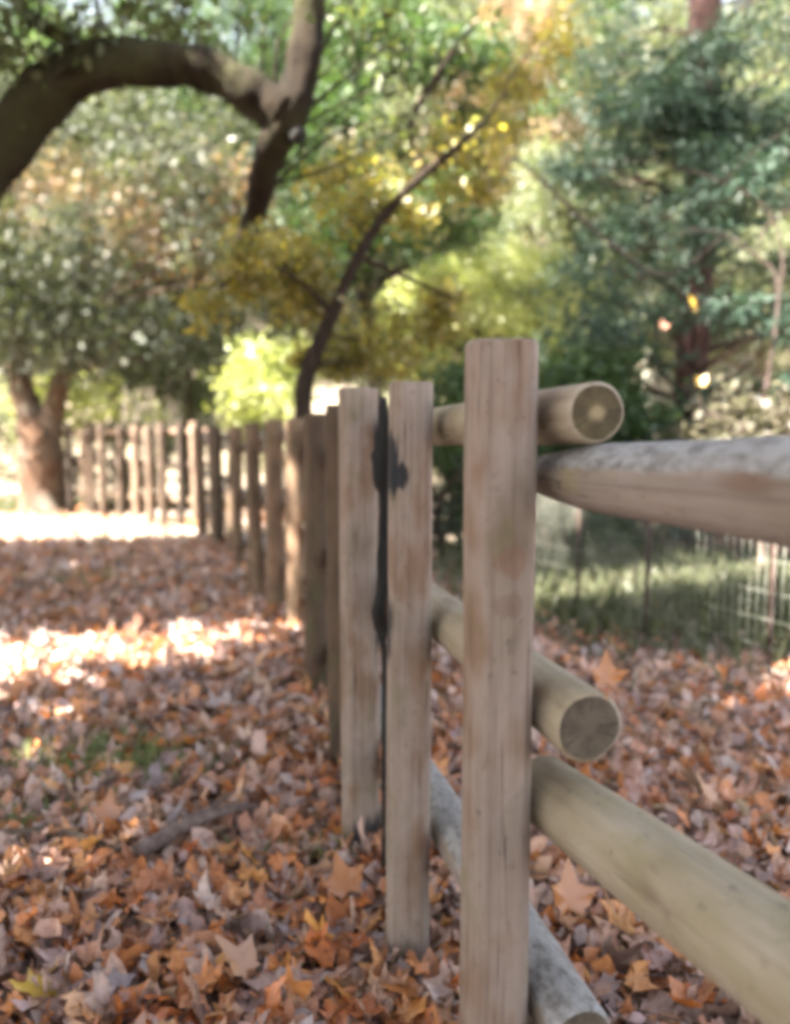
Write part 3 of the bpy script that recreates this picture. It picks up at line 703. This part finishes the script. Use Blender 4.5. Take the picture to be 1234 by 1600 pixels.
def addc(px, py, d, r, base, L=None, R=None):
    cl.append(at(px, py, d) - base); cr.append(r)
for (px, py, r) in [(40, 30, .5), (130, 10, .5), (230, 20, .45), (310, 30, .4), (0, 60, .4), (380, -20, .45), (200, -80, .6), (60, -90, .6), (420, 20, .3), (560, 60, .45), (620, 130, .4), (560, 150, .35), (640, 40, .45), (520, -20, .4), (600, -60, .5), (680, 170, .3), (590, 220, .28), (540, 0, .35), (-60, 380, .5), (150, 20, .4)]:
    addc(px, py, D + rng.uniform(-.3, .5), r, ob)
for q in ellip_points(rng, 30, (-.9, .6, 6.2), (2.0, 1.7, 1.5)):
    cl.append(Vector(q)); cr.append(.8)
for q in ellip_points(rng, 46, (.2, .3, 11.0), (2.6, 2.0, 3.0)):
    cl.append(Vector(q)); cr.append(.9)  # high crown out of view, added to shade the conifer
OAK = tree('arching_oak', 'dark oak whose thick mossy limb arches over the path from the left', 'tree', ob, trunk, [.34, .29, .27, .22, .17, .12, .05], cl, cr, 30000, .075, L_OLIVE, M_OAK, tmpl=T_OVAL, seed=31,
     extra=[(arch, [.21, .155, .155, .15, .145, .135, .135, .14, .13]), (stem, [.03, .065, .085, .10, .115, .105, .10, .095, .075, .05]), (up1, [.08, .05, .04, .02]), (pale1, [.03, .022, .014])], br=.012, thick=.8, gaps=True, wob=.18)

tb = Tubes(); tb.add([Vector(p) for p in knot], [.06, .045], seg=14, wob=.2, res=4)
link('knot', tb.mesh('knot'), M_DARK, OAK)

# 2. golden sapling behind the fence
sb = on_ground(472, 960) ; sb = Vector(((474 - 617) / F * 5.9, 5.9, 0))
D = 5.9
trunk = rel([sb, at(474, 650, D), at(482, 580, D), at(520, 490, D), at(560, 400, D), at(610, 325, D), at(665, 270, D - .1), at(725, 220, D - .2), at(765, 180, D + .1), at(800, 120, D + .5), at(840, 60, D + .8)], sb)
ex = [(rel([at(520, 490, D), at(470, 440, D - .1), at(400, 400, D - .2)], sb), [.03, .02, .008]), (rel([at(560, 400, D), at(650, 440, D), at(720, 470, D)], sb), [.022, .015, .006]), (rel([at(665, 270, D), at(640, 200, D), at(700, 90, D), at(740, 40, D)], sb), [.03, .025, .02, .015])]
cl, cr = [], []
for (px, py, r) in [(400, 390, .24), (440, 405, .28), (480, 420, .26), (420, 430, .24), (460, 440, .28), (470, 480, .22), (500, 470, .24), (455, 400, .24), (395, 415, .2), (540, 540, .25), (600, 530, .3), (650, 500, .3), (620, 570, .26), (560, 560, .24), (690, 510, .2), (590, 300, .28), (540, 330, .24), (510, 280, .24), (560, 260, .26), (640, 340, .22), (700, 280, .3), (740, 240, .28), (690, 225, .22), (785, 195, .24), (830, 120, .3), (790, 130, .22), (870, 60, .24), (480, 560, .1), (330, 480, .2), (380, 440, .2), (760, 290, .2), (520, 570, .16), (690, 470, .16)]:
    cl.append(at(px, py, D + RNG.uniform(.1, .6) - (-.75 if py < 215 and px > 770 else .45 if px < 415 else 0)) - sb); cr.append(r)
tree('golden_sapling', 'slender leaning sapling with golden yellow leaves behind the fence', 'tree', sb, trunk, [.075, .07, .065, .052, .046, .04, .030, .022, .014, .008, .004], cl, cr, 6800, .075, L_GOLD, M_SAP, tmpl=T_OVAL, seed=32, extra=ex, br=.008, flat=.2)

# 3. conifer on the right
cb = Vector(((1074 - 617) / F * 9.2, 9.2, 0)); D = 9.2
trunk = [(0, 0, -.1), (0, 0, 2), (.03, 0, 4), (0, 0, 6.5), (0, 0, 9.5), (0, 0, 12)]
cl, cr = [], []
rng = np.random.default_rng(8)
for i in range(135):
    z = rng.uniform(.5, 5.6); w = 2.0 * (1 - .35 * abs(z - 2.6) / 3)
    a = rng.uniform(0, 2 * PI); r = w * math.sqrt(rng.uniform(.05, 1))
    cl.append((r * math.cos(a), r * math.sin(a), z - .18 * r)); cr.append(rng.uniform(.24, .44))
for i in range(22):
    cl.append((rng.uniform(-.9, .9), rng.uniform(-1.0, -.2), rng.uniform(4.2, 5.3))); cr.append(.4)
for i in range(40):
    z = rng.uniform(5.6, 11); a = rng.uniform(0, 2 * PI); r = rng.uniform(.7, 1.5)
    cl.append((r * math.cos(a), abs(r * math.sin(a)) + .3, z)); cr.append(.45)
tree('conifer', 'dark blue-green conifer with drooping sprays and a reddish trunk', 'tree', cb, trunk, [.21, .19, .18, .17, .12, .05], cl, cr, 44000, .115, L_BLUE, M_CONB, tmpl=T_NARROW, seed=33, droop=.55, flat=.2, br=.014, radial=.9, shape=(1, 1, .55))

# 4. bare branching shrub in front of the conifer
bb = Vector((3.3, 7.4, 0)); D = 7.4
tb = Tubes()
for pts, rad in [([bb, bb + Vector((.1, 0, .8)), at(1215, 470, D), at(1180, 400, D), at(1110, 360, D), at(1040, 372, D), at(985, 398, D)], [.022, .018, .014, .011, .008, .005, .002]),
                 ([at(1215, 470, D), at(1222, 400, D), at(1200, 330, D), at(1130, 285, D), at(1040, 258, D), at(950, 245, D)], [.012, .010, .009, .007, .005, .002]),
                 ([at(1180, 400, D), at(1200, 350, D), at(1260, 318, D)], [.008, .006, .003]),
                 ([at(1130, 285, D), at(1180, 235, D), at(1250, 190, D)], [.006, .004, .002]),
                 ([at(1110, 360, D), at(1060, 350, D), at(1000, 310, D)], [.006, .004, .002]),
                 ([at(1130, 368, D), at(1040, 430, D + .1), at(960, 385, D), at(890, 325, D), at(845, 280, D), at(800, 240, D)], [.006, .012, .016, .017, .014, .009])]:
    tb.add([Vector(p) - bb for p in pts], rad, seg=6, res=5, wob=.05)
t = thing('bare_shrub', 'leafless grey-pink branching shrub reaching across the conifer', 'shrub', bb)
link('branches', tb.mesh('branches'), M_BARE, t)

# 5. V-trunked tree at the left, far end of the path
vb = on_ground(68, 803); D = vb.y
trunk = [(-.0, 0, -.15), (-.0, 0, .35), (-.0, 0, 1.25), (-.16, 0, 1.8), (-.3, 0, 2.3), (-.36, .1, 3.2), (-.4, .3, 4.4)]
ex = [([(.08, 0, .35), (.08, 0, 1.15), (.2, 0, 1.65), (.36, .05, 2.2), (.5, .3, 3.0), (.6, .5, 4.2)], [.28, .26, .2, .17, .11, .03]), ([(.1, -.2, .35), (.28, -.35, .12), (.5, -.5, -.05)], [.22, .14, .06])]
rng = np.random.default_rng(14)
cl = list(ellip_points(rng, 56, (.4, .3, 5.0), (4.2, 2.4, 2.9))) + [(rng.uniform(-1.2, 1.6), rng.uniform(-1.3, -.5), rng.uniform(2.5, 4.6)) for _ in range(16)]
tree('forked_tree', 'reddish brown tree forking into two low trunks at the far end of the path', 'tree', (vb.x, vb.y, 0), trunk, [.47, .41, .38, .24, .18, .12, .04], cl, .85, 26000, .12, L_GREY, M_OAK2, seed=34, extra=ex, br=.016)

# 6. individual trees and shrubs further back
def bush_tree(name, label, px, d, zc, r, nl, size, mat, bark, seed, ncl=40, crad=.5, group=None, tmpl=T_QUAD, h=None, tr=.14, cat='tree', **kw):
    base = Vector(((px - 617) / F * d, d, 0)); rng = np.random.default_rng(seed)
    H = zc + r[2] * .6
    trunk = [(0, 0, -.1), (rng.normal() * .1, rng.normal() * .1, H * .35), (rng.normal() * .25, rng.normal() * .2, H * .7), (rng.normal() * .4, rng.normal() * .3, H)]
    return tree(name, label, cat, base, trunk, [tr, tr * .85, tr * .6, tr * .2], ellip_points(rng, ncl, (0, 0, zc), r), crad, nl, size, mat, bark, seed=seed, tmpl=tmpl, group=group, br=tr * .16, **kw)

bush_tree('bay_tree', 'dense grey-green bay tree with low hanging foliage behind the far fence', 190, 17.5, 4.4, (3.0, 1.8, 2.2), 30000, .12, L_GREY, M_OAK, 51, ncl=60)
bush_tree('bay_tree', 'darker green broad tree filling the gap left of the sapling', 300, 18.5, 3.6, (1.7, 1.5, 2.6), 16000, .12, L_DGREEN, M_OAK, 52, ncl=34)
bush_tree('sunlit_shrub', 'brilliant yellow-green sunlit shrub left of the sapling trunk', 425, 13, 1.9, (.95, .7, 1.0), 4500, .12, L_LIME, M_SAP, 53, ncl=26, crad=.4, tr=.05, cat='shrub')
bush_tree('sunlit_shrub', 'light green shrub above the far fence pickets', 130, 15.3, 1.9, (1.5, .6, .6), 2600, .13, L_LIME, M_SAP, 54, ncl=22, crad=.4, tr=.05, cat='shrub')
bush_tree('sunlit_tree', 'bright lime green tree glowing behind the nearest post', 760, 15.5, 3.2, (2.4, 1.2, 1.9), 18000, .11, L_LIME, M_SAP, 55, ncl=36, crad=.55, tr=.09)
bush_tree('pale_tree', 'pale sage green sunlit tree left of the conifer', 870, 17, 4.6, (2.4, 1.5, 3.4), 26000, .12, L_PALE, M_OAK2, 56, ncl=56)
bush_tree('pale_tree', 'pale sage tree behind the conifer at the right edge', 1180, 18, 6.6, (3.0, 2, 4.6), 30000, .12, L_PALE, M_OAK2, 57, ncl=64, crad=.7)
bush_tree('green_tree', 'tall mid green tree rising behind the golden sapling', 590, 13.5, 6.2, (2.2, 1.6, 2.6), 24000, .11, L_DGREEN, M_OAK, 58, ncl=50)
bush_tree('green_shrub', 'dark green shrub behind the top rail of the log fence', 900, 8.2, 1.5, (.9, .6, .8), 5000, .10, L_DGREEN, M_SAP, 59, ncl=26, crad=.35, tr=.04, cat='shrub')
bush_tree('green_shrub', 'small bright green shrub showing between the blotched post and the nearest post', 700, 7.4, 1.5, (.35, .3, .5), 1200, .09, L_DGREEN, M_SAP, 60, ncl=10, crad=.28, tr=.03, cat='shrub')
bush_tree('dry_shrub', 'dry olive grey brush above the near top rail', 1200, 6.9, 1.25, (.8, .6, .55), 4200, .09, L_BRUSH, M_TWIG, 61, ncl=26, crad=.3, tr=.03, cat='shrub')
bush_tree('low_shrub', 'low wide dark green shrub beyond the wire fence', 890, 9.0, .75, (1.3, .8, .75), 15000, .095, L_DGREEN, M_SAP, 62, ncl=24, crad=.35, tr=.03, cat='shrub')
bush_tree('low_shrub', 'low dark green shrub below the conifer at the right', 1130, 10.5, .8, (1.6, .8, .75), 14000, .095, L_DGREEN, M_SAP, 63, ncl=26, crad=.4, tr=.03, cat='shrub')
bush_tree('low_shrub', 'grey-green bush showing in the gap between the second and nearest posts', 688, 8.8, .8, (.65, .5, .75), 4200, .10, L_GREY, M_SAP, 91, ncl=22, crad=.35, tr=.03, cat='shrub')
bush_tree('low_shrub', 'small dark green bush directly right of the nearest post beyond the wire fence', 862, 9.9, .7, (.8, .5, .65), 5000, .10, L_DGREEN, M_SAP, 94, ncl=20, crad=.35, tr=.03, cat='shrub')
bush_tree('low_shrub', 'grey-green bush seen through the pickets of the far fence', 190, 16.2, .95, (1.3, .6, .75), 2600, .13, L_GREY, M_SAP, 92, ncl=22, crad=.4, tr=.03, cat='shrub')
bush_tree('low_shrub', 'bush at the left edge behind the forked trunk', -20, 17.5, 1.5, (1.5, .8, 1.3), 5200, .13, L_PALE, M_SAP, 93, ncl=30, crad=.45, tr=.04, cat='shrub')
bush_tree('autumn_tree', 'brown and orange autumn tree seen under the arching limb', 300, 15.6, 5.6, (1.4, .8, 1.3), 7000, .13, L_AUTUMN, M_OAK, 64, ncl=40, crad=.7)
bush_tree('autumn_tree', 'tan leaved tree at the top centre behind the sapling tip', 800, 21, 9.5, (2.6, 1.8, 3.6), 16000, .13, L_AUTUMN, M_OAK, 65, ncl=44, crad=.7)
bush_tree('autumn_tree', 'russet tree on the far left behind the bay tree', 90, 23, 7.2, (3.0, 2, 3.2), 16000, .13, L_AUTUMN, M_OAK, 66, ncl=44, crad=.75)
bush_tree('pale_tree', 'tall pale tree standing behind the top of the conifer', 1010, 22, 11.5, (3.2, 2.2, 4.2), 22000, .14, L_PALE, M_PALE, 67, ncl=54, crad=.8)
bush_tree('grey_tree', 'tall grey-green tree at the upper right corner', 1260, 21, 11, (3.0, 2.2, 4.0), 19000, .14, L_GREY, M_OAK, 68, ncl=50, crad=.8)
bush_tree('green_tree', 'tall green tree filling the top left behind the arching limb', 255, 23, 12, (4.2, 2.4, 4.0), 24000, .15, L_DGREEN, M_OAK, 69, ncl=60, crad=.85)
# wood on the hillside behind: one of each kind, then copies
k1_ = bush_tree('hillside_tree', 'x', 500, 26, 6, (3.2, 2.6, 4), 16000, .18, L_GREY, M_OAK, 70, ncl=44, crad=1.0, group='trees on the hillside behind')
k2_ = bush_tree('hillside_tree', 'x', 1000, 27, 6.4, (3.0, 2.6, 4.4), 16000, .18, L_PALE, M_OAK, 71, ncl=44, crad=1.0, group='trees on the hillside behind')
k3_ = bush_tree('hillside_tree', 'x', 700, 27, 6.4, (3.0, 2.6, 4.2), 15000, .18, L_DGREEN, M_OAK, 72, ncl=44, crad=1.0, group='trees on the hillside behind')
LAB = {id(k1_): 'grey-green tree on the wooded hillside behind', id(k2_): 'pale green tree on the wooded hillside behind', id(k3_): 'dark green tree on the wooded hillside behind'}
for k in (k1_, k2_, k3_):
    k['label'] = LAB[id(k)]
HS = [(-220, 28, 0), (40, 27, 2), (230, 30, 1), (380, 28, 0), (640, 31, 1), (820, 29, 2), (930, 33, 0), (1100, 30, 1), (1250, 28, 0), (1420, 30, 2), (150, 37, 1), (420, 38, 2), (560, 40, 0), (760, 38, 0), (1020, 39, 2), (1240, 38, 1), (-100, 38, 0), (320, 46, 0), (680, 47, 1), (900, 48, 2), (60, 47, 2), (1180, 48, 0), (500, 33, 2)]
rng = np.random.default_rng(77)
for (px, d, kind) in HS:
    src = (k1_, k2_, k3_)[kind]; x = (px - 617) / F * d
    copy_tree(src, (x, d, float(hillz(np.array(x), np.array(d))) - .2), rng.uniform(0, 6.28), rng.uniform(.85, 1.25))

# unseen trees left of the camera, crowns shaped to shade the path in bands
AZ = math.atan2(.48, .88)
def shade_tree(t, s, ht, hs, z0, z1, nl, seed, label):
    rng = np.random.default_rng(seed)
    u = Vector((.88, .475, 0)); nrm = Vector((-.475, .88, 0)); b = u * t + nrm * s
    ncl = 120 if z1 > 10 else 75; q = rng.uniform(-1, 1, (ncl, 3)); q = q * (1 - .12 * np.abs(q[:, [1, 2, 0]]) ** 2)
    cl = [tuple(u * (a * (ht - .35)) + nrm * (c * (hs - .35)) + Vector((0, 0, (z0 + z1) / 2 + e * (z1 - z0) / 2))) for a, c, e in q]
    tree('canopy_tree', label, 'tree', b, [(0, 0, -.1), (.1, 0, z0 * .5), (0, .1, z0), (0, 0, z1 - .5)], [.3, .26, .2, .06], cl, .72, nl, .36, L_SHADE, M_OAK, seed=seed, br=.03, shape=(1, 1, 1), group='trees beside the camera', gaps=True)
SHADE = 'unseen leafy tree left of the viewpoint, crown shaped to shade the path'
shade_tree(-6.2, -3.6, 4.6, 3.0, 4.0, 8.0, 20000, 81, SHADE)
shade_tree(-6.2, 1.75, 4.8, 2.62, 4.0, 8.0, 21000, 82, SHADE)
shade_tree(-6.2, 6.5, 4.8, 1.48, 4.4, 12.5, 34000, 83, SHADE)
shade_tree(-7.0, 9.4, 4.6, 1.05, 4.6, 9.5, 11000, 84, SHADE)

# ---------------------------------------------------------------- light, world, camera
EL = math.radians(45)
sun_dir = Vector((-.88 * math.cos(EL), -.475 * math.cos(EL), math.sin(EL)))
sl = bpy.data.lights.new('sun', 'SUN'); sl.energy = 5.0; sl.angle = math.radians(.53); sl.color = (1, .93, .82)
so = bpy.data.objects.new('sun', sl); COL.objects.link(so); so.rotation_euler = sun_dir.to_track_quat('Z', 'Y').to_euler(); so.location = sun_dir * 30
w = bpy.data.worlds.new('World'); S.world = w; w.use_nodes = True
nt = w.node_tree; bg = nt.nodes['Background']
sky = nt.nodes.new('ShaderNodeTexSky'); sky.sky_type = 'NISHITA'; sky.sun_disc = False
sky.sun_elevation = EL; sky.sun_rotation = math.atan2(sun_dir.x, sun_dir.y); sky.dust_density = 2.0
hs = nt.nodes.new('ShaderNodeHueSaturation'); hs.inputs['Saturation'].default_value = .45
nt.links.new(sky.outputs[0], hs.inputs['Color']); nt.links.new(hs.outputs[0], bg.inputs[0]); bg.inputs[1].default_value = .062

cam = bpy.data.cameras.new('camera'); co = bpy.data.objects.new('camera', cam); COL.objects.link(co)
cam.sensor_fit = 'VERTICAL'; cam.sensor_height = 24; cam.lens = 24 * F / 1600
co.location = (0, 0, CAM_Z); co.rotation_euler = (PI / 2 - TH, 0, 0)
cam.clip_end = 2000; cam.clip_start = .02
cam.dof.use_dof = True; cam.dof.focus_distance = 1.45; cam.dof.aperture_fstop = 1.0
S.camera = co

S.render.engine = 'CYCLES'
S.cycles.use_denoising = True
S.cycles.filter_width = 4.5
S.cycles.max_bounces = 7; S.cycles.diffuse_bounces = 4; S.cycles.transmission_bounces = 5; S.cycles.glossy_bounces = 2
S.cycles.sample_clamp_indirect = 6
S.view_settings.view_transform = 'Standard'; S.view_settings.look = 'None'
S.view_settings.exposure = 3.95; S.view_settings.gamma = 1
